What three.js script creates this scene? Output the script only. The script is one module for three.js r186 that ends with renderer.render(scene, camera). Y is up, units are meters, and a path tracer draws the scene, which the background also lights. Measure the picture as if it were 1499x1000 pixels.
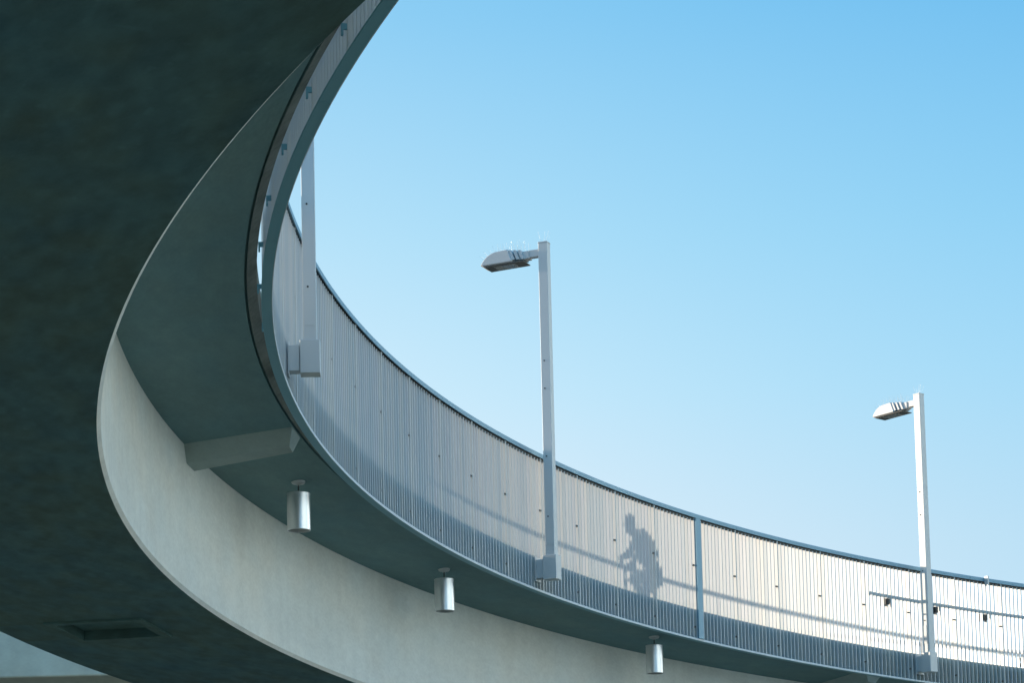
import * as THREE from 'three';
import { mergeGeometries } from 'three/addons/utils/BufferGeometryUtils.js';
import { RoundedBoxGeometry } from 'three/addons/geometries/RoundedBoxGeometry.js';
import { MarchingCubes } from 'three/addons/objects/MarchingCubes.js';

// ------------------------------------------------------------ camera, sky, sun, exposure
const scene = new THREE.Scene();
const FPX = 3717.6, W0 = 1499, H0 = 1000;
const camera = new THREE.PerspectiveCamera(THREE.MathUtils.radToDeg(2 * Math.atan(H0 / 2 / FPX)), W0 / H0, 0.1, 3000);
camera.rotation.order = 'YXZ';
camera.position.set(0, 0, 0);
camera.rotation.set(0.10793, 0, -0.0229);
camera.setViewOffset(W0, H0, 0, -590, W0, H0);
scene.add(camera);

const SUN = new THREE.Vector3(-0.918, 0.1908, -0.348).normalize();
{
  const w0 = 1024, h = 512, d = new Float32Array(w0 * h * 4);
  // elevation in degrees -> linear radiance of clear morning air
const stops = [[-90, .20, .24, .24], [-3, .50, .58, .60], [0, .92, .90, .93], [7.5, .76, .86, .945], [10.4, .67, .83, .945], [14, .50, .78, .96], [17.5, .365, .70, .935], [22.3, .215, .57, .89], [30, .135, .49, .86], [42, .09, .43, .83], [90, .05, .36, .78]];
  for (let j = 0; j < h; j++) {
    const el = ((j + .5) / h - .5) * 180;
    let k = 0; while (k < stops.length - 2 && el > stops[k + 1][0]) k++;
    const a = stops[k], b = stops[k + 1], t = (el - a[0]) / (b[0] - a[0]);
    for (let i = 0; i < w0; i++) {
      const az = ((i + .5) / w0 - .5) * 2 * Math.PI, ce = Math.cos(el * Math.PI / 180);
      const c = ce * Math.cos(az) * SUN.x + Math.sin(el * Math.PI / 180) * SUN.y + ce * Math.sin(az) * SUN.z;
      const w = Math.tanh((c - .33) * 3.5), glow = 3 * Math.pow(Math.max(0, c), 16);      // air is paler towards the sun
      const o = (j * w0 + i) * 4, amp = [.6, .21, .05];
      for (let n = 0; n < 3; n++) d[o + n] = (a[n + 1] + (b[n + 1] - a[n + 1]) * t) * Math.exp(amp[n] * w) / 1.22 + glow * [1, .9, .74][n];
      d[o + 3] = 1;
    }
  }
  const sky = new THREE.DataTexture(d, w0, h, THREE.RGBAFormat, THREE.FloatType);
  sky.mapping = THREE.EquirectangularReflectionMapping; sky.magFilter = sky.minFilter = THREE.LinearFilter; sky.needsUpdate = true;
  scene.background = sky; scene.environment = sky;
}
const sun = new THREE.DirectionalLight(new THREE.Color(1.0, 0.83, 0.64), 5);
sun.position.copy(SUN).multiplyScalar(80).add(new THREE.Vector3(2, 4, -22));
sun.target.position.set(2, 4, -22);
sun.castShadow = true; sun.shadow.mapSize.set(4096, 4096);
Object.assign(sun.shadow.camera, { left: -40, right: 40, top: 30, bottom: -30, near: 1, far: 200 });
scene.add(sun, sun.target);

const renderer = new THREE.WebGLRenderer({ antialias: true });
renderer.setSize(1024, 684);
renderer.toneMapping = THREE.LinearToneMapping;
renderer.toneMappingExposure = 1.22;
renderer.shadowMap.enabled = true;

// ------------------------------------------------------------ helpers
let seed = 7;
const rnd = () => { seed = (seed * 1664525 + 1013904223) >>> 0; return seed / 4294967296; };
const taken = {};
function numbered(n) { const k = taken[n] = (taken[n] ?? -1) + 1; return k ? `${n}_${String(k).padStart(3, '0')}` : n; }
function mesh(name, geo, mat, parent) {
  const m = new THREE.Mesh(geo, mat); m.name = name; m.castShadow = m.receiveShadow = true; parent.add(m); return m;
}
function tag(o, label, category, group, kind) {
  o.userData.label = label; o.userData.category = category;
  if (group) o.userData.group = group; if (kind) o.userData.kind = kind; return o;
}
function thing(name, label, category, group) {
  const g = new THREE.Group(); g.name = numbered(name); scene.add(g); return tag(g, label, category, group);
}
const merge = (l) => mergeGeometries(l.map(g => { const q = g.index ? g.toNonIndexed() : g; if (!q.attributes.uv) q.setAttribute('uv', new THREE.BufferAttribute(new Float32Array(q.attributes.position.count * 2), 2)); return q; }));
// box between two corners
function bx(x0, x1, y0, y1, z0, z1) { return new THREE.BoxGeometry(x1 - x0, y1 - y0, z1 - z0).translate((x0 + x1) / 2, (y0 + y1) / 2, (z0 + z1) / 2); }
function rbx(x0, x1, y0, y1, z0, z1, r) { return new RoundedBoxGeometry(x1 - x0, y1 - y0, z1 - z0, 2, r).translate((x0 + x1) / 2, (y0 + y1) / 2, (z0 + z1) / 2); }

// the helical ramp: angle a (0 = away from the camera), outward offset r from the rail's front edge, height h above the rail's bottom plate
const CX = 15.0006, CZ = -17.0704, R0 = 16.5092, SL = -0.6, HB = 4.10915;
const hb = (a) => HB + SL * (a + 1);
const P = (a, r, h) => new THREE.Vector3(CX + (R0 + r) * Math.sin(a), hb(a) + h, CZ - (R0 + r) * Math.cos(a));
// local frame on the ramp: x = outward, y = up, z = against the angle (towards the camera side)
function frame(a, r, h) {
  const o = new THREE.Vector3(Math.sin(a), 0, -Math.cos(a)), z = new THREE.Vector3(-Math.cos(a), 0, -Math.sin(a));
  // right-handed: x × y = z  ->  o × y
  const m = new THREE.Matrix4().makeBasis(o, new THREE.Vector3(0, 1, 0), new THREE.Vector3().crossVectors(o, new THREE.Vector3(0, 1, 0)));
  m.setPosition(P(a, r, h)); return m;
}
// sweep a profile [[r,h],...] along the ramp from a0 to a1; open or closed (closed gets end caps)
function sweep(profile, a0, a1, closed = true, step = 0.012, wob = 0) {
  const n = Math.max(1, Math.ceil((a1 - a0) / step)), pos = [], uv = [], nor = [];
  const m = closed ? profile.length : profile.length - 1; let v = 0;
  for (let i = 0; i < m; i++) {
    const A = profile[i], B = profile[(i + 1) % profile.length];
    const len = Math.hypot(B[0] - A[0], B[1] - A[1]);
    const nr = (B[1] - A[1]) / len, nh = -(B[0] - A[0]) / len;
    for (let k = 0; k < n; k++) {
      const t0 = a0 + (a1 - a0) * k / n, t1 = a0 + (a1 - a0) * (k + 1) / n;
      const w0 = wob ? wob * wobble(t0) : 0, w1 = wob ? wob * wobble(t1) : 0;
      const q = [P(t0, A[0], A[1] + w0), P(t1, A[0], A[1] + w1), P(t1, B[0], B[1] + w1), P(t0, B[0], B[1] + w0)];
      const N0 = [Math.sin(t0) * nr, nh, -Math.cos(t0) * nr], N1 = [Math.sin(t1) * nr, nh, -Math.cos(t1) * nr];
      const U0 = t0 * (R0 + 1), U1 = t1 * (R0 + 1);
      for (const [j, N, U, V] of [[0, N0, U0, v], [1, N1, U1, v], [2, N1, U1, v + len], [0, N0, U0, v], [2, N1, U1, v + len], [3, N0, U0, v + len]]) {
        pos.push(q[j].x, q[j].y, q[j].z); nor.push(...N); uv.push(U, V);
      }
    }
    v += len;
  }
  if (closed) {
    const tri = THREE.ShapeUtils.triangulateShape(profile.map(p => new THREE.Vector2(p[0], p[1])), []);
    for (const [t, s] of [[a0, -1], [a1, 1]]) for (const f of tri) for (const j of f) {
      const p = P(t, profile[j][0], profile[j][1]); pos.push(p.x, p.y, p.z); nor.push(s * Math.cos(t), 0, s * Math.sin(t)); uv.push(profile[j][0], profile[j][1]);
    }
  }
  const g = new THREE.BufferGeometry();
  g.setAttribute('position', new THREE.Float32BufferAttribute(pos, 3)); g.setAttribute('normal', new THREE.Float32BufferAttribute(nor, 3)); g.setAttribute('uv', new THREE.Float32BufferAttribute(uv, 2));
  // make winding agree with the normals
  const p = g.attributes.position.array, nn = g.attributes.normal.array, tt = g.attributes.uv.array, A = new THREE.Vector3(), B = new THREE.Vector3(), C = new THREE.Vector3(), N = new THREE.Vector3();
  for (let i = 0; i < p.length; i += 9) {
    A.fromArray(p, i); B.fromArray(p, i + 3); C.fromArray(p, i + 6); N.fromArray(nn, i);
    if (B.clone().sub(A).cross(C.clone().sub(A)).dot(N) < 0) { const k2 = i / 3 * 2; for (let k = 0; k < 2; k++) { const t = tt[k2 + 2 + k]; tt[k2 + 2 + k] = tt[k2 + 4 + k]; tt[k2 + 4 + k] = t; } for (const arr of [[p, 3], [nn, 3]]) for (let k = 0; k < 3; k++) { const t = arr[0][i + 3 + k]; arr[0][i + 3 + k] = arr[0][i + 6 + k]; arr[0][i + 6 + k] = t; } }
  }
  return g;
}
const wobble = (t) => Math.sin(t * 61) * .5 + Math.sin(t * 137 + 1) * .3 + Math.sin(t * 23 + 2) * .4;

// ------------------------------------------------------------ procedural surfaces
function noiseGrid(n, s) { let q = s; const r = () => { q = (q + 0x6D2B79F5) | 0; let t = Math.imul(q ^ (q >>> 15), 1 | q); t = (t + Math.imul(t ^ (t >>> 7), 61 | t)) ^ t; return ((t ^ (t >>> 14)) >>> 0) / 4294967296; }; const g = new Float32Array(n * n); for (let i = 0; i < n * n; i++) g[i] = r(); return g; }
const grids = {};
function vnoise(x, y, nx, ny, s) {               // tileable over 0..1 with nx by ny cells
  const g = grids[s] ??= noiseGrid(256, s * 7919 + 13);
  const fx = x * nx, fy = y * ny, ix = Math.floor(fx), iy = Math.floor(fy), sm = (t) => t * t * (3 - 2 * t), u = sm(fx - ix), v = sm(fy - iy);
  const at = (a, b) => g[(((b % ny) + ny) % ny & 255) * 256 + (((a % nx) + nx) % nx & 255)];
  return (at(ix, iy) * (1 - u) + at(ix + 1, iy) * u) * (1 - v) + (at(ix, iy + 1) * (1 - u) + at(ix + 1, iy + 1) * u) * v;
}
function texture(n, fn, srgb) {
  const d = new Uint8Array(n * n * 4);
  for (let j = 0; j < n; j++) for (let i = 0; i < n; i++) {
    const c = fn((i + .5) / n, (j + .5) / n), o = (j * n + i) * 4;
    for (let k = 0; k < 3; k++) { let v = Array.isArray(c) ? c[k] : c; v = Math.max(0, Math.min(1, v)); d[o + k] = 255 * (srgb ? (v <= .0031308 ? 12.92 * v : 1.055 * Math.pow(v, 1 / 2.4) - .055) : v); }
    d[o + 3] = 255;
  }
  const t = new THREE.DataTexture(d, n, n); t.wrapS = t.wrapT = THREE.RepeatWrapping; t.magFilter = THREE.LinearFilter; t.minFilter = THREE.LinearMipmapLinearFilter; t.generateMipmaps = true;
  if (srgb) t.colorSpace = THREE.SRGBColorSpace; t.needsUpdate = true; return t;
}
// concrete: base colour, blotch strength, streak strength; streaks run across v
function concrete(base, blotch, streak, repU, repV, s, fine = 1, hue = .06, rough = .85) {
  const n = 1024;
  const f = (x, y) => {
    const c = (.42 * vnoise(x, y, 5, 5, s) + .3 * vnoise(x, y, 13, 13, s + 1)) / fine + .72 * (1 - 1 / fine) * vnoise(x, y, 26, 30, s + 9) + .28 * vnoise(x, y, 57, 57, s + 2);
    const st = .6 * vnoise(x, y, 19, 2, s + 3) + .4 * vnoise(x, y, 70, 3, s + 4);
    const gr = vnoise(x, y, 220, 220, s + 5);
    const spot = Math.max(0, vnoise(x, y, 70, 40, s + 6) - .86) * 4 * vnoise(x, y, 6, 6, s + 7);
    return (c - .5) * 2 * blotch + (st - .5) * 2 * streak + (gr - .5) * .08 + spot * blotch * 1.2;
  };
  const t = texture(n, (x, y) => { const k = f(x, y), w = .6 * vnoise(x, y, 4, 4, s + 8) + .4 * vnoise(x, y, 17, 17, s + 10) - .5; return [base[0] * (1 + k + hue * w), base[1] * (1 + k), base[2] * (1 + k - .8 * hue * w)]; }, true);
  const b = texture(512, (x, y) => .5 * vnoise(x, y, 90, 90, s + 5) + .35 * vnoise(x, y, 200, 200, s + 6) + .15 * vnoise(x, y, 12, 12, s));
  for (const q of [t, b]) q.repeat.set(1 / repU, 1 / repV);
  return new THREE.MeshStandardMaterial({ map: t, bumpMap: b, bumpScale: .0025, roughness: rough });
}
const lin = (r, g, b) => new THREE.Color().setRGB(r, g, b);
const M = {
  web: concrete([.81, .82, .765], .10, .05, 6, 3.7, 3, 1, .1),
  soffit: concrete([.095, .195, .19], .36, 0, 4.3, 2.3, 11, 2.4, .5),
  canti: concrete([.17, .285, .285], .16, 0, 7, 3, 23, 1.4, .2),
  rib: concrete([.34, .41, .385], .10, .02, 3, 3, 29),
  kerb: concrete([.17, .185, .16], .5, .12, 2.3, 1.9, 31),
  asphalt: concrete([.10, .10, .10], .2, 0, 3, 3, 41),
  ground: concrete([.095, .105, .085], .2, 0, 9, 9, 53),
  far: concrete([.52, .56, .47], .16, .1, 9, 6, 61),
  fin: [0, 1, 2, 3].map(i => new THREE.MeshStandardMaterial({ color: lin(...[[.56, .595, .605], [.60, .615, .60], [.51, .565, .585], [.57, .595, .61]][i]), roughness: .45, metalness: .0 })),
  steel: new THREE.MeshStandardMaterial({ color: lin(.20, .36, .46), roughness: .45, metalness: .25 }),
  plate: new THREE.MeshStandardMaterial({ color: lin(.17, .40, .48), roughness: .5, metalness: .2 }),
  pole: new THREE.MeshStandardMaterial({ color: lin(.60, .62, .62), roughness: .42, metalness: .15 }),
  lamp: new THREE.MeshStandardMaterial({ color: lin(.62, .62, .61), roughness: .4, metalness: .1 }),
  lip: new THREE.MeshStandardMaterial({ color: lin(.66, .72, .74), roughness: .45 }),
  pinsAndShade: new THREE.MeshStandardMaterial({ color: lin(.16, .15, .14), roughness: .7 }),
  leaf: new THREE.MeshStandardMaterial({ color: lin(.045, .07, .03), roughness: .9 }),
  bark: new THREE.MeshStandardMaterial({ color: lin(.10, .08, .06), roughness: .95 }),
  render: concrete([.56, .73, .84], .06, .04, 6, 6, 71),  // pale blue picked to cool the light bounced by the added blocks
  glass: new THREE.MeshPhysicalMaterial({ color: lin(.04, .05, .06), roughness: .08, clearcoat: 1 }),
  dark: new THREE.MeshStandardMaterial({ color: lin(.03, .035, .038), roughness: .6 }),
  lens: new THREE.MeshPhysicalMaterial({ color: lin(.35, .34, .31), roughness: .25, clearcoat: .6 }),
  lampUnder: new THREE.MeshStandardMaterial({ color: lin(.16, .155, .14), roughness: .6 }),
  alu: new THREE.MeshStandardMaterial({ color: lin(.80, .81, .82), roughness: .28, metalness: 1 }),
  wire: new THREE.MeshStandardMaterial({ color: lin(.75, .75, .74), roughness: .35, metalness: .6 }),
  rubber: new THREE.MeshStandardMaterial({ color: lin(.03, .03, .03), roughness: .8 }),
  red: new THREE.MeshStandardMaterial({ color: lin(.35, .04, .03), roughness: .35 }),
  cloth: new THREE.MeshStandardMaterial({ color: lin(.05, .07, .11), roughness: .95 }),
};

// ------------------------------------------------------------ ground
{
  const g = new THREE.PlaneGeometry(1600, 1600, 1, 1).rotateX(-Math.PI / 2);
  const u = g.attributes.uv; for (let i = 0; i < u.count; i++) u.setXY(i, u.getX(i) * 1600, u.getY(i) * 1600);
  const o = mesh('ground', g, M.ground, scene); o.position.set(0, -1.65, 0);
  tag(o, 'dark paved ground under the curved bridge', 'ground', null, 'structure');
}

// ------------------------------------------------------------ bridge
const A0 = -3.1, A1 = 0.7;
const HA = [-1.4065, -1.3705, 1.72, 2.39];          // inspection hatch in the girder's underside
{
  const b = thing('curved_bridge', 'curved concrete footbridge with a box girder and wide cantilevered edge', 'bridge');
  // deck slab with kerbs, a chamfered edge and a drip groove
  const slab = [[.097, .355], [.097, .145], [.158, .0985], [.158, .125], [.174, .125], [.174, .092], [1.03, .019], [2.95, .019], [3.93, .092], [4.1, .145], [4.1, .355], [3.95, .355], [3.945, .28], [.305, .28], [.30, .355]];
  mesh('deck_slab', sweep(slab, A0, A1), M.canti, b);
  // weathered edge strip: the chamfer is its own casting, a hair proud of the slab
  mesh('edge_strip', sweep([[.0955, .30], [.0955, .1445], [.1565, .0975], [.1575, .0995], [.0985, .1465], [.0985, .30]], A0, A1), M.kerb, b);
  mesh('deck_surface', sweep([[.31, .2801], [3.94, .2801], [3.94, .292], [.31, .292]], A0, A1), M.asphalt, b);
  // box girder: webs, chamfers, underside with an opening for the hatch
  const bot = -1.109, [h0, h1, hr0, hr1] = HA;
  const web = [[1.0283, .035], [1.0283, bot + .026]], cham = [[1.0283, bot + .026], [1.052, bot]];
  const webO = [[2.95, bot + .026], [2.95, .035]], chamO = [[2.926, bot], [2.95, bot + .026]];
  const under = [sweep([[1.052, bot], [2.926, bot]], A0, h0, false, .012, .0), sweep([[1.052, bot], [2.926, bot]], h1, A1, false), sweep([[1.052, bot], [hr0, bot]], h0, h1, false), sweep([[hr1, bot], [2.926, bot]], h0, h1, false)];
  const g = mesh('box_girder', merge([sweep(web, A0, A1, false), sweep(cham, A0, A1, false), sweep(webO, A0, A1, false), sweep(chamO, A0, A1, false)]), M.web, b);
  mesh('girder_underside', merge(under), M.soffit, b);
  // hatch: lined recess, lid, raised frame
  const hp = [[hr0, bot], [hr0, bot + .14], [hr1, bot + .14], [hr1, bot]];
  mesh('hatch_lining', merge([sweep([[hr0, bot], [hr0, bot + .14]], h0, h1, false), sweep([[hr1, bot + .14], [hr1, bot]], h0, h1, false), sweep([[hr0, bot + .001], [hr1, bot + .001], [hr1, bot + .14], [hr0, bot + .14]], h0 - .001, h0, true), sweep([[hr0, bot + .001], [hr1, bot + .001], [hr1, bot + .14], [hr0, bot + .14]], h1, h1 + .001, true)]), M.soffit, b);
  mesh('hatch_lid', sweep([[hr0 + .012, bot + .06], [hr1 - .012, bot + .06], [hr1 - .012, bot + .075], [hr0 + .012, bot + .075]], h0 + .0007, h1 - .0007), M.soffit, b);
  const fr = (r0, r1, a, c) => sweep([[r0, bot - .018], [r1, bot - .018], [r1, bot - .0005], [r0, bot - .0005]], a, c);
  mesh('hatch_frame', merge([fr(hr0 - .07, hr0, h0 - .004, h1 + .004), fr(hr1, hr1 + .07, h0 - .004, h1 + .004), fr(hr0, hr1, h0 - .004, h0), fr(hr0, hr1, h1, h1 + .004)]), M.soffit, b);
  // tapered ribs under the cantilever
  for (const a of [-2.21, -1.459, -.695, .06]) {
    const hw = (w, r) => w / 2 / (R0 + r);
    const v = (r, w, h, s, da = 0) => P(a + da + s * hw(w, r), r, h);
    const tip = [v(.178, .32, .098, -1), v(.178, .32, .098, 1), v(.22, .12, -.048, 1), v(.22, .14, -.036, -1)];
    const roo = [v(1.06, .44, .03, -1, .007), v(1.06, .44, .03, 1, .007), v(1.06, .22, -.115, 1, .007), v(1.06, .26, -.115, -1, .007)];
    const pos = [], uv = [];
    const quad = (p, q, r, s) => { for (const k of [p, q, r, p, r, s]) { pos.push(k.x, k.y, k.z); uv.push(k.x + k.z, k.y + k.z); } };
    quad(tip[0], tip[1], tip[2], tip[3]);
    for (let i = 0; i < 4; i++) { const j = (i + 1) % 4; quad(tip[i], roo[i], roo[j], tip[j]); }
    const geo = new THREE.BufferGeometry(); geo.setAttribute('position', new THREE.Float32BufferAttribute(pos, 3)); geo.setAttribute('uv', new THREE.Float32BufferAttribute(uv, 2)); geo.computeVertexNormals();
    mesh('cantilever_rib', geo, M.rib, b);
  }
  for (const a of [-2.75, -.95, .25]) {
    const p = P(a, 1.99, 0), top = p.y - 1.109;
    const c = new THREE.CylinderGeometry(.5, .5, top + 1.65, 40).translate(p.x, (top - 1.65) / 2, p.z);
    mesh('pier', c, M.web, b);
  }
}

// ------------------------------------------------------------ inner railing of upright flat bars
const PITCH = .065 / R0, FA0 = -2.15, FA1 = -.40, EVERY = 12;
const finI0 = Math.round((-1.725 - FA0) / PITCH);
{
  const r = thing('slatted_railing', 'pale railing of upright flat bars along the inner edge of the bridge', 'railing');
  const finGeo = bx(-.024, .019, .0205, 1.338, -.0048, .0048);
  const postGeo = bx(-.027, .030, .0205, 1.349, -.008, .008), brGeo = merge([bx(.0305, .0605, .12, .15, -.006, .006), bx(.050, .0605, .09, .119, -.010, .010)]);
  const pinGeo = bx(-.018, .010, -.007, .007, -.038, .004), lowGeo = bx(-.016, .016, -.008, .008, -.020, .004);
  const N = Math.round((FA1 - FA0) / PITCH), rest = [], M4 = new THREE.Matrix4(); let made = 0;
  for (let i = 0; i < N; i++) {
    const a = FA0 + i * PITCH, f = frame(a, .034, 0), post = i % EVERY === 5;
    f.multiply(M4.makeRotationY(-.06 + (rnd() - .5) * .03));
    if (post) {
      const m = mesh('post', postGeo, M.fin[1], r); m.applyMatrix4(f); mesh('fixing_bracket', brGeo, M.plate, m);
      if (a > -1.75) { const q = mesh('fixing_pin', pinGeo, M.pinsAndShade, m); q.position.set(0, .83, 0); const w = mesh('fixing_bolt', lowGeo, M.pinsAndShade, m); w.position.set(0, .15, 0); }
    } else if (i >= finI0 && made < 296) { made++; mesh('bar', finGeo, M.fin[Math.floor(rnd() * 4)], r).applyMatrix4(f); }
    else { rnd(); rest.push(finGeo.clone().applyMatrix4(f)); }
  }
  const st = mesh('bars_beyond', merge(rest), M.fin[0], r); st.userData.kind = 'stuff';
  // rails in lengths of about two metres with open joints
  const cuts = []; for (let a = -2.36; a < -.2; a += .1255) cuts.push(a);
  for (const a of cuts) {
    const e = a + .1255 - .00022;
    mesh('bottom_plate', sweep([[.0045, 0], [.069, 0], [.069, .012], [.0045, .012]], a, e), M.plate, r);
    mesh('edge_lip', sweep([[0, -.001], [.004, -.001], [.004, .0205], [0, .0205]], a, e), M.lip, r);
    mesh('top_rail', sweep([[-.004, 1.354], [.006, 1.354], [.006, 1.385], [.064, 1.385], [.064, 1.354], [.074, 1.354], [.074, 1.394], [.068, 1.400], [.002, 1.400], [-.004, 1.394]], a, e), M.steel, r);
    mesh('rail_shade_bar', sweep([[.026, 1.328], [.046, 1.328], [.046, 1.3845], [.026, 1.3845]], a, e), M.pinsAndShade, r);  // added dark bar, its colour stands in for shade under the top rail
  }
  // wide posts at the expansion joints and a proud flat bar
  for (const a of [-.8995]) mesh('joint_post', bx(-.05, .046, .022, 1.346, -.045, .045), M.steel, r).applyMatrix4(frame(a, .034, 0));
  mesh('cover_bar', bx(-.095, -.0405, 1.30, 1.415, -.012, .012), M.pole, r).applyMatrix4(frame(-.588, .034, 0));
  // handrail on the deck side, starting part of the way along
  const pts = []; for (let a = -.705; a < -.2; a += .01) pts.push(P(a, .14, 1.005));
  pts.unshift(P(-.709, .135, 1.005));
  mesh('handrail', new THREE.TubeGeometry(new THREE.CatmullRomCurve3(pts), 120, .021, 12), M.steel, r);
  for (let k = 0; k < 6; k++) mesh('handrail_bracket', merge([bx(-.088, -.034, -.045, .025, -.022, .022), bx(-.012, .02, -.05, .04, -.032, .032), bx(.018, .075, .01, .045, -.008, .008), bx(.055, .075, .03, .08, -.008, .008)]), M.dark, r).applyMatrix4(frame(-.690 + k * .0505, .075, .92));
}

// ------------------------------------------------------------ outer railing (open: posts, rail and thin cables)
{
  const r = thing('cable_railing', 'open steel cable railing along the outer edge of the bridge', 'railing');
  mesh('top_rail', sweep([[3.985, 1.315], [4.035, 1.315], [4.035, 1.36], [3.985, 1.36]], A0, A1), M.steel, r);
  for (const h of [.55, .8, 1.05]) mesh('cable', sweep([[4.012, h], [4.018, h], [4.018, h + .006], [4.012, h + .006]], A0, A1), M.wire, r);
  for (let a = -2.3; a < .6; a += .17) mesh('post', bx(-.03, .03, 0, .946, -.006, .006), M.steel, r).applyMatrix4(frame(a, 4.015, .355));
}

// ------------------------------------------------------------ lamp posts
function lampPost(a, label) {
  const L = thing('lamp_post', label, 'lamp post', 'lamp posts along the inner railing');
  L.applyMatrix4(frame(a, 0, 0).multiply(new THREE.Matrix4().makeRotationY(.065)));                     // x outward, y up
  const x0 = -.152;
  mesh('bracket_neck', merge([rbx(-.078, -.004, .115, .300, -.05, .05, .004), bx(-.004, .004, .09, .33, -.07, .07)]), M.pole, L);
  mesh('bracket_box', rbx(x0 - .07, x0 + .072, .095, .335, -.066, .066, .006), M.pole, L);
  mesh('pole', rbx(x0 - .047, x0 + .047, .33, 3.475, -.044, .044, .004), M.pole, L);
  mesh('pole_cap', rbx(x0 - .05, x0 + .05, 3.472, 3.487, -.047, .047, .004), M.pole, L);
  mesh('service_door', rbx(x0 - .036, x0 + .036, .44, .66, -.0465, -.0435, .001), M.pole, L);
  const bolts = []; for (const h of [.72, 1.32, 2.0, 2.28]) bolts.push(new THREE.CylinderGeometry(.007, .007, .006, 10).rotateX(Math.PI / 2).translate(x0 + .01, h, -.047));
  mesh('pole_bolts', merge(bolts), M.dark, L);
  mesh('arm', rbx(x0 + .04, x0 + .155, 3.345, 3.42, -.032, .032, .005), M.lamp, L);
  // lamp head: x from the arm outward to the nose
  const hx = x0 + .14, top = 3.425;
  const s = new THREE.Shape();
  s.moveTo(.225, -.125); s.lineTo(.585, -.125); s.lineTo(.60, -.118); s.bezierCurveTo(.56, -.05, .50, -.005, .42, .008); s.lineTo(.27, .014); s.lineTo(.262, .012); s.lineTo(.215, -.118); s.closePath();
  const body = new THREE.ExtrudeGeometry(s, { depth: .20, bevelEnabled: true, bevelThickness: .028, bevelSize: .012, bevelSegments: 3, curveSegments: 14 }).translate(0, 0, -.10);
  const head = mesh('lamp_head', body, M.lamp, L); head.position.set(hx, top, 0);
  head.rotation.z = -.02; head.scale.setScalar(.83);
  for (let k = 0; k < 3; k++) {                       // stepped cooling ribs at the back
    const x = .065 + k * .055, q = new THREE.Shape(); q.moveTo(x, -.112); q.lineTo(x + .036, -.112); q.lineTo(x + .080 - .004 * k, .004 + .003 * k); q.lineTo(x + .046, .004 + .003 * k); q.closePath();
    const wd = .15 + k * .035;
    mesh('cooling_rib', new THREE.ExtrudeGeometry(q, { depth: wd, bevelEnabled: true, bevelThickness: .006, bevelSize: .003, bevelSegments: 1 }).translate(0, 0, -wd / 2), M.lamp, head);
  }
  mesh('driver_case', rbx(.012, .24, -.108, -.012, -.055, .055, .008), M.lamp, head);
  mesh('underside', rbx(.06, .575, -.150, -.1375, -.112, .112, .006), M.lampUnder, head);
  mesh('lens', rbx(.19, .46, -.1565, -.150, -.082, .082, .003), M.lens, head);
  const leds = []; for (let i = 0; i < 8; i++) for (let j = 0; j < 3; j++) leds.push(new THREE.SphereGeometry(.009, 8, 6).scale(1, .5, 1).translate(.21 + i * .033, -.157, -.05 + j * .05));
  mesh('lens_domes', merge(leds), M.lens, head);
  const sp = [];
  for (let i = 0; i < 13; i++) for (const z of [-.07, .07]) {
    const u = i / 12, x = .06 + u * .50, y = u < .72 ? .008 : .008 - Math.pow((u - .72) / .28, 1.8) * .085;
    for (const tilt of [-.35, .35]) {
      const c = new THREE.CylinderGeometry(.0006, .0009, .115, 5).translate(0, .0575, 0).rotateX(tilt + (rnd() - .5) * .3).rotateZ(-.25 * (u - .3) + (rnd() - .5) * .35 - (u > .8 ? .5 : 0)).translate(x, y, z);
      sp.push(c);
    }
  }
  mesh('bird_spikes', merge(sp), M.wire, head);
  const sq = []; for (const [dx, dz, tz] of [[-.03, .02, .25], [-.03, -.02, .35], [.03, .02, -.3], [.03, -.02, -.15], [0, 0, .1]]) sq.push(new THREE.CylinderGeometry(.0006, .0009, .11, 5).translate(0, .055, 0).rotateZ(tz).rotateX(dz * 8).translate(x0 + dx, 3.485, dz));
  mesh('pole_spikes', merge(sq), M.wire, L);
  return L;
}
lampPost(-1.548, 'lamp post whose head is hidden behind the steel edge band of the bridge');
lampPost(-1.0995, 'lamp post between the person shadow and the partly hidden lamp post');
lampPost(-.659, 'cream lit lamp post beside the start of the handrail');

// ------------------------------------------------------------ pendant lights under the cantilever
function pendant(a, r, label) {
  const soff = .092 + (r - .174) / (1.03 - .174) * (.019 - .092);
  const p = thing('pendant_light', label, 'pendant light', 'pendant lights under the bridge edge');
  p.applyMatrix4(frame(a, r, soff));
  mesh('canopy', new THREE.LatheGeometry([[0, .03], [.05, .03], [.058, .012], [.058, -.004], [.05, -.017], [.02, -.024], [.012, -.03], [0, -.03]].map(v => new THREE.Vector2(...v)).reverse(), 36), M.pole, p);
  mesh('stem', new THREE.CylinderGeometry(.006, .006, .09, 12).translate(0, -.068, 0), M.dark, p);
  const c = [[0, -.088], [.012, -.088], [.012, -.094], [.092, -.094], [.0955, -.097], [.0965, -.100], [.0965, -.106], [.095, -.108], [.095, -.402], [.0935, -.4045], [.088, -.4045], [.088, -.17]].map(v => new THREE.Vector2(...v)).reverse();
  mesh('cylinder', new THREE.LatheGeometry(c, 64), M.alu, p);
  mesh('reflector', new THREE.LatheGeometry([[0, -.13], [.05, -.14], [.0875, -.18], [.0875, -.403]].map(v => new THREE.Vector2(...v)), 40), M.lamp, p);
  return p;
}
pendant(-1.3766, .502, 'brushed metal cylinder light hanging next to the concrete rib');
pendant(-1.1625, .497, 'brushed metal cylinder light, middle one of three hanging in a row');
pendant(-.9120, .468, 'brushed metal cylinder light hanging farthest from the concrete rib');

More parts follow.
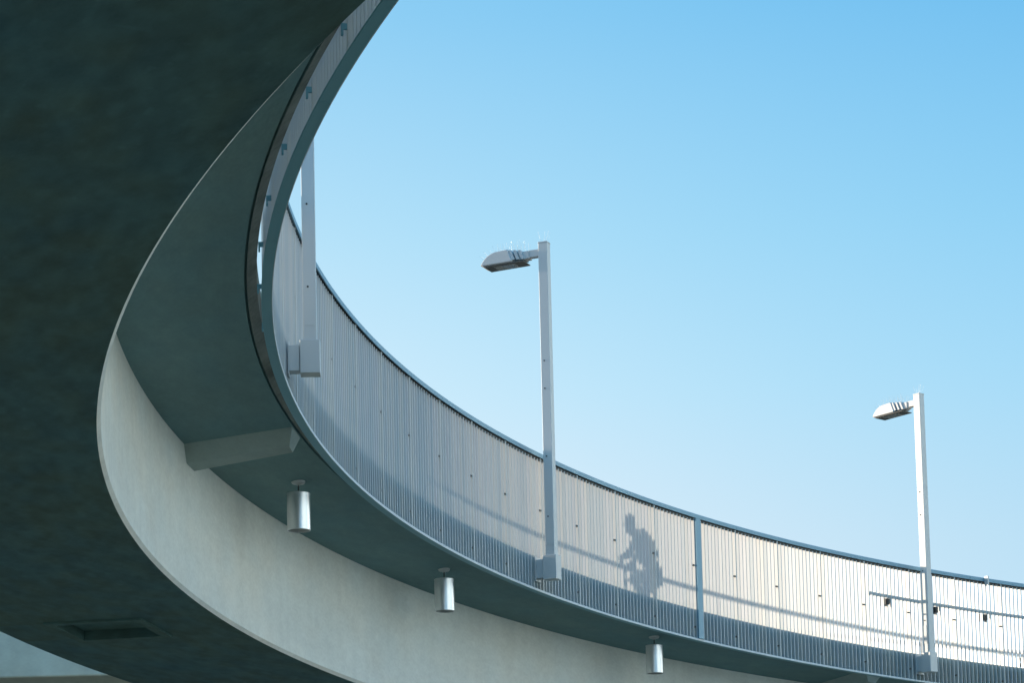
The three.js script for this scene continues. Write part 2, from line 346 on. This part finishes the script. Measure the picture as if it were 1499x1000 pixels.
// ------------------------------------------------------------ neighbouring overpass
{
  const o = thing('straight_overpass', 'pale concrete overpass seen beyond the underside of the curved bridge', 'bridge');
  o.position.set(-30, 0, -42);
  const beam = new RoundedBoxGeometry(56, 2.0, 6, 2, .04); const u = beam.attributes.uv, q = beam.attributes.position; for (let i = 0; i < u.count; i++) u.setXY(i, q.getX(i) / 1, q.getY(i) + q.getZ(i));
  mesh('girder', beam.translate(0, 6.86, -3), M.far, o);
  mesh('parapet', bx(-28, 28, 7.86, 8.4, -.6, -.3), M.far, o);
  for (const x of [-20, 0, 20]) mesh('column', new THREE.CylinderGeometry(.6, .6, 7.52, 24).translate(x, 2.1, -3), M.far, o);
}

// ------------------------------------------------------------ cyclist on the deck (its shadow falls on the railing bars)
{
  const sh = new THREE.Vector2(SUN.x, SUN.z).normalize(), target = P(-.981, .03, 0);
  let L = 0, rr = 0; while (rr < R0 + 3.5) { L += .01; rr = Math.hypot(target.x + sh.x * L - CX, target.z + sh.y * L - CZ); }
  const ac = Math.atan2(target.x + sh.x * L - CX, -(target.z + sh.y * L - CZ));
  const base = P(ac, 3.5, .293);
  const fwd = new THREE.Vector3(-Math.cos(ac), -SL / (R0 + 3.5), -Math.sin(ac)).normalize();   // uphill
  const side = new THREE.Vector3().crossVectors(fwd, new THREE.Vector3(0, 1, 0)).normalize(), up = new THREE.Vector3().crossVectors(side, fwd);
  const m = new THREE.Matrix4().makeBasis(fwd, up, side).setPosition(base.x - fwd.x * .33, base.y - fwd.y * .33, base.z - fwd.z * .33).scale(new THREE.Vector3(.965, .965, .965));
  const tube = (a, b, r, r2 = r) => { const A = new THREE.Vector3(...a), B = new THREE.Vector3(...b), d = B.clone().sub(A); const g = new THREE.CylinderGeometry(r2, r, d.length(), 12).translate(0, d.length() / 2, 0); return g.applyQuaternion(new THREE.Quaternion().setFromUnitVectors(new THREE.Vector3(0, 1, 0), d.normalize())).translate(A.x, A.y, A.z); };
  const bike = thing('bicycle', 'red framed bicycle ridden up the bridge by the person with a backpack', 'bicycle'); bike.applyMatrix4(m);
  const BB = [0, .28, 0], RA = [-.43, .34, 0], FA = [.60, .34, 0], ST = [-.17, .80, 0], HT = [.42, .86, 0], HL = [.455, .74, 0];
  mesh('frame', merge([tube(BB, ST, .016), tube(ST, HT, .016), tube(BB, HL, .019), tube(HL, HT, .019), tube([0, .28, .03], [-.43, .34, .055], .009), tube([0, .28, -.03], [-.43, .34, -.055], .009), tube([-.165, .78, .02], [-.43, .34, .055], .008), tube([-.165, .78, -.02], [-.43, .34, -.055], .008)]), M.red, bike);
  mesh('fork', merge([tube([.46, .72, .05], [.60, .34, .055], .011), tube([.46, .72, -.05], [.60, .34, -.055], .011), tube([.46, .72, -.06], [.46, .72, .06], .012)]), M.red, bike);
  for (const c of [RA, FA]) {
    const w = new THREE.Group(); w.name = 'wheel'; w.position.set(...c); bike.add(w);
    mesh('tyre', new THREE.TorusGeometry(.325, .016, 10, 48), M.rubber, w); mesh('rim', new THREE.TorusGeometry(.303, .009, 8, 48), M.wire, w);
    const sp = []; for (let k = 0; k < 24; k++) { const t = k / 24 * Math.PI * 2; sp.push(tube([0, 0, k % 2 ? .03 : -.03], [.3 * Math.cos(t), .3 * Math.sin(t), 0], .0012)); }
    mesh('spokes', merge(sp), M.wire, w); mesh('hub', new THREE.CylinderGeometry(.02, .02, .1, 12).rotateX(Math.PI / 2), M.wire, w);
  }
  mesh('saddle', new THREE.SphereGeometry(1, 20, 12).scale(.14, .03, .07).translate(-.22, .93, 0), M.rubber, bike);
  mesh('seat_post', tube(ST, [-.205, .92, 0], .013), M.wire, bike);
  mesh('handlebar', merge([tube(HT, [.43, .99, 0], .014), tube([.43, .99, 0], [.48, 1.0, 0], .013), tube([.48, 1.0, -.27], [.48, 1.0, .27], .012)]), M.dark, bike);
  mesh('crank', merge([tube([0, .28, .07], [.15, .20, .07], .01), tube([0, .28, -.07], [-.15, .36, -.07], .01), tube([0, .28, -.07], [0, .28, .07], .02), bx(.10, .20, .185, .205, .075, .16), bx(-.20, -.10, .35, .37, -.16, -.075), new THREE.TorusGeometry(.09, .006, 6, 32).translate(0, .28, .06)]), M.dark, bike);

  // the body: smooth union of tapered limbs, one continuous surface
  const bones = [];
  const bone = (a, b, ra, rb, c) => bones.push({ a, b, ra, rb, c });
  const JK = [.06, .10, .15], TR = [.035, .035, .04], SK = [.45, .27, .19], SHO = [.4, .4, .4], HAIR = [.05, .035, .025];
  bone([-.19, 1.02, -.07], [-.19, 1.02, .07], .125, .125, TR); bone([-.17, 1.05, 0], [.05, 1.22, 0], .125, .135, JK); bone([.05, 1.22, 0], [.17, 1.30, 0], .14, .125, JK);
  bone([.18, 1.315, -.13], [.18, 1.315, .13], .082, .082, JK); bone([.19, 1.33, 0], [.29, 1.41, 0], .058, .052, SK);
  for (const s of [-1, 1]) {
    bone([.18, 1.31, s * .18], [.30, 1.10, s * .245], .058, .044, JK); bone([.30, 1.10, s * .245], [.455, 1.04, s * .235], .043, .030, JK);
    const kn = s > 0 ? [.215, .66, .11] : [.24, .86, -.11], an = s > 0 ? [.075, .26, .115] : [-.12, .45, -.115];
    bone([-.17, .99, s * .085], kn, .095, .062, TR); bone(kn, an, .062, .040, TR);
    bone([an[0] - .03, an[1] - .055, an[2]], [an[0] + .15, an[1] - .035, an[2]], .036, .030, SHO);
  }
  const fieldMesh = (bs, lo, hi, cell, kk) => {
    const span = Math.max(hi[0] - lo[0], hi[1] - lo[1], hi[2] - lo[2]), n = Math.ceil(span / cell) + 4, half = span / 2 + 2 * cell, ctr = [0, 1, 2].map(i => (lo[i] + hi[i]) / 2);
    const mc = new MarchingCubes(n, M.cloth, false, false, 200000); mc.isolation = 0; mc.reset();
    const dist = (p) => {
      let d = 1e3, best = 1e3, col = null;
      for (const b of bs) {
        let q;
        if (b.e) { const u = b.e, k = Math.hypot((p[0] - b.a[0]) / u[0], (p[1] - b.a[1]) / u[1], (p[2] - b.a[2]) / u[2]); q = (k - 1) * Math.min(...u); }
        else { const ab = [b.b[0] - b.a[0], b.b[1] - b.a[1], b.b[2] - b.a[2]], ap = [p[0] - b.a[0], p[1] - b.a[1], p[2] - b.a[2]]; const t = Math.max(0, Math.min(1, (ap[0] * ab[0] + ap[1] * ab[1] + ap[2] * ab[2]) / (ab[0] ** 2 + ab[1] ** 2 + ab[2] ** 2))); q = Math.hypot(ap[0] - ab[0] * t, ap[1] - ab[1] * t, ap[2] - ab[2] * t) - (b.ra + (b.rb - b.ra) * t); }
        if (q < best) { best = q; col = b.c; }
        const h = Math.max(0, kk - Math.abs(d - q)) / kk; d = Math.min(d, q) - h * h * kk / 4;
      }
      return [d, col];
    };
    for (let z = 0; z < n; z++) for (let y = 0; y < n; y++) for (let x = 0; x < n; x++) {
      const p = [x, y, z].map((v, i) => ctr[i] + (v - n / 2) / (n / 2) * half); mc.field[z * n * n + y * n + x] = -dist(p)[0];
    }
    mc.update();
    const c = mc.count, g = new THREE.BufferGeometry(), pos = new Float32Array(c * 3), nor = new Float32Array(c * 3), col = new Float32Array(c * 3);
    for (let i = 0; i < c; i++) {
      const p = [0, 1, 2].map(k => ctr[k] + mc.positionArray[i * 3 + k] * half); pos.set(p, i * 3);
      for (let k = 0; k < 3; k++) nor[i * 3 + k] = mc.normalArray[i * 3 + k]; col.set(dist(p)[1], i * 3);
    }
    g.setAttribute('position', new THREE.BufferAttribute(pos, 3)); g.setAttribute('normal', new THREE.BufferAttribute(nor, 3)); g.setAttribute('color', new THREE.BufferAttribute(col, 3));
    return g;
  };
  const bodyG = fieldMesh(bones, [-.36, .12, -.36], [.52, 1.52, .36], .016, .05);
  // head with brow, nose, chin, ears
  const hd = [{ a: [.325, 1.475, 0], e: [.098, .118, .076], c: SK }, { a: [.37, 1.42, 0], e: [.05, .045, .045], c: SK }, { a: [.29, 1.42, 0], b: [.25, 1.37, 0], ra: .05, rb: .055, c: SK }];
  hd.push({ a: [.425, 1.475, 0], b: [.440, 1.452, 0], ra: .010, rb: .015, c: SK }, { a: [.405, 1.50, -.035], b: [.405, 1.50, .035], ra: .016, rb: .016, c: HAIR }, { a: [.408, 1.425, -.018], b: [.408, 1.425, .018], ra: .010, rb: .010, c: [.35, .12, .10] });
  for (const s of [-1, 1]) hd.push({ a: [.315, 1.475, s * .078], e: [.025, .034, .013], c: SK });
  hd.push({ a: [.295, 1.50, 0], e: [.098, .10, .081], c: HAIR });
  const headG = fieldMesh(hd, [.18, 1.34, -.12], [.46, 1.61, .12], .006, .02);
  // hands closed round the grips
  const hands = [];
  for (const s of [-1, 1]) {
    const hb_ = [{ a: [.445, 1.045, s * .235], b: [.475, 1.032, s * .235], ra: .028, rb: .024, c: SK }];
    for (let k = 0; k < 4; k++) { const z = s * (.205 + k * .02), r = [.0085, .009, .009, .0075][k], l = [.9, 1, 1, .8][k]; let q = [.478, 1.034, z]; for (const t of [[.512, 1.026, z], [.515, 1.0 - .002 * l, z], [.49, .980, z]]) { hb_.push({ a: q, b: t, ra: r, rb: r * .92, c: SK }); q = t; } }
    hb_.push({ a: [.455, 1.03, s * .205], b: [.462, 1.005, s * .185], ra: .011, rb: .0095, c: SK }, { a: [.462, 1.005, s * .185], b: [.482, .985, s * .178], ra: .0095, rb: .008, c: SK });
    hands.push(fieldMesh(hb_, [.41, .95, s * .235 - .08], [.54, 1.08, s * .235 + .08], .0035, .008));
  }
  const person = thing('person', 'person in a dark jacket leaning forward while riding the bicycle', 'person'); person.applyMatrix4(m);
  const skin = new THREE.MeshStandardMaterial({ vertexColors: true, roughness: .8 });
  mesh('body', mergeGeometries([bodyG, headG, ...hands]), skin, person);
  const bag = thing('backpack', 'dark backpack worn by the person riding the bicycle', 'backpack'); bag.applyMatrix4(m);
  const bg = new RoundedBoxGeometry(.36, .13, .27, 4, .05).rotateZ(.62).translate(-.06, 1.335, 0);
  mesh('bag_body', bg, M.cloth, bag);
  mesh('pocket', new RoundedBoxGeometry(.20, .06, .20, 3, .025).rotateZ(.62).translate(-.10, 1.385, 0), M.cloth, bag);
  for (const s of [-1, 1]) mesh('strap', new THREE.TubeGeometry(new THREE.CatmullRomCurve3([[.02, 1.42, s * .11], [.14, 1.43, s * .115], [.25, 1.37, s * .115], [.26, 1.27, s * .12], [.12, 1.15, s * .14]].map(v => new THREE.Vector3(...v))), 24, .012, 8), M.cloth, bag);
}

// ------------------------------------------------------------ blocks added out of view to bounce sunlight onto the girder web
function block(z, len, hgt, label) {
  const b = thing('added_bounce_block', label, 'added_building');
  b.position.set(32, -1.65, z);
  mesh('wall', bx(0, 12, 0, hgt, -len / 2, len / 2), M.render, b);
  mesh('roof', bx(-.3, 12.3, hgt + .003, hgt + .4, -len / 2 - .3, len / 2 + .3), M.steel, b);
  const wg = bx(-.05, .02, 0, 1.6, -.7, .7), pg = bx(-.06, -.045, .08, 1.52, -.62, .62);
  for (let f = 0; f < Math.floor((hgt - 1) / 3.1); f++) for (let k = 0; k < Math.floor(len / 4.2); k++) {
    const w = mesh('window', wg, M.lamp, b); w.position.set(0, 1.1 + f * 3.1, -len / 2 + 2.4 + k * 4.2); mesh('pane', pg, M.glass, w);
  }
  return b;
}
block(-43, 44, 28, 'long pale blue block added out of view to bounce sunlight');
block(6, 46, 24, 'shorter pale blue block added out of view to bounce sunlight');

// ------------------------------------------------------------ trees behind the far end of the railing
function tree(x, z, h, label) {
  const t = thing('tree', label, 'tree', 'trees behind the railing'); t.position.set(x, -1.65, z);
  const br = [new THREE.CylinderGeometry(.10, .22, h * .55, 10).translate(0, h * .275, 0)];
  for (let k = 0; k < 7; k++) { const l = h * (.22 + .12 * rnd()); br.push(new THREE.CylinderGeometry(.03, .08, l, 7).translate(0, l / 2, 0).rotateZ(.5 + .5 * rnd()).rotateY(k * 2.4).translate(0, h * (.33 + .03 * k), 0)); }
  mesh('trunk', merge(br), M.bark, t);
  const pos = [], v = new THREE.Vector3(), q = new THREE.Euler(), cl = [];
  for (let k = 0; k < 26; k++) { const u = rnd() * 6.283, c = rnd() * 2 - 1, r = Math.cbrt(rnd()) * .95; cl.push([Math.cos(u) * Math.sqrt(1 - c * c) * r * h * .27, h * .66 + c * r * h * .30, Math.sin(u) * Math.sqrt(1 - c * c) * r * h * .27]); }
  for (let k = 0; k < 5200; k++) {
    const c = cl[k % 26], s = h * .085; const p = [0, 1, 2].map(i => c[i] + (rnd() + rnd() + rnd() - 1.5) * s * 1.3); q.set(rnd() * 6, rnd() * 6, rnd() * 6);
    for (const [a, b] of [[0, .14], [-.07, 0], [.07, 0], [0, -.10], [.07, 0], [-.07, 0]]) { v.set(b, 0, a).applyEuler(q); pos.push(p[0] + v.x, p[1] + v.y, p[2] + v.z); }
  }
  const g = new THREE.BufferGeometry(); g.setAttribute('position', new THREE.Float32BufferAttribute(pos, 3)); g.computeVertexNormals();
  mesh('crown', g, M.leaf, t);
}
for (const [x, z, h] of [[3.5, -58, 9.6], [7.5, -60, 9.9], [11.5, -60, 9.5], [15.5, -61, 9.4], [19.5, -60, 9.0]]) tree(x, z, h, 'dark leafy tree seen through the gaps between the railing bars');

renderer.render(scene, camera);
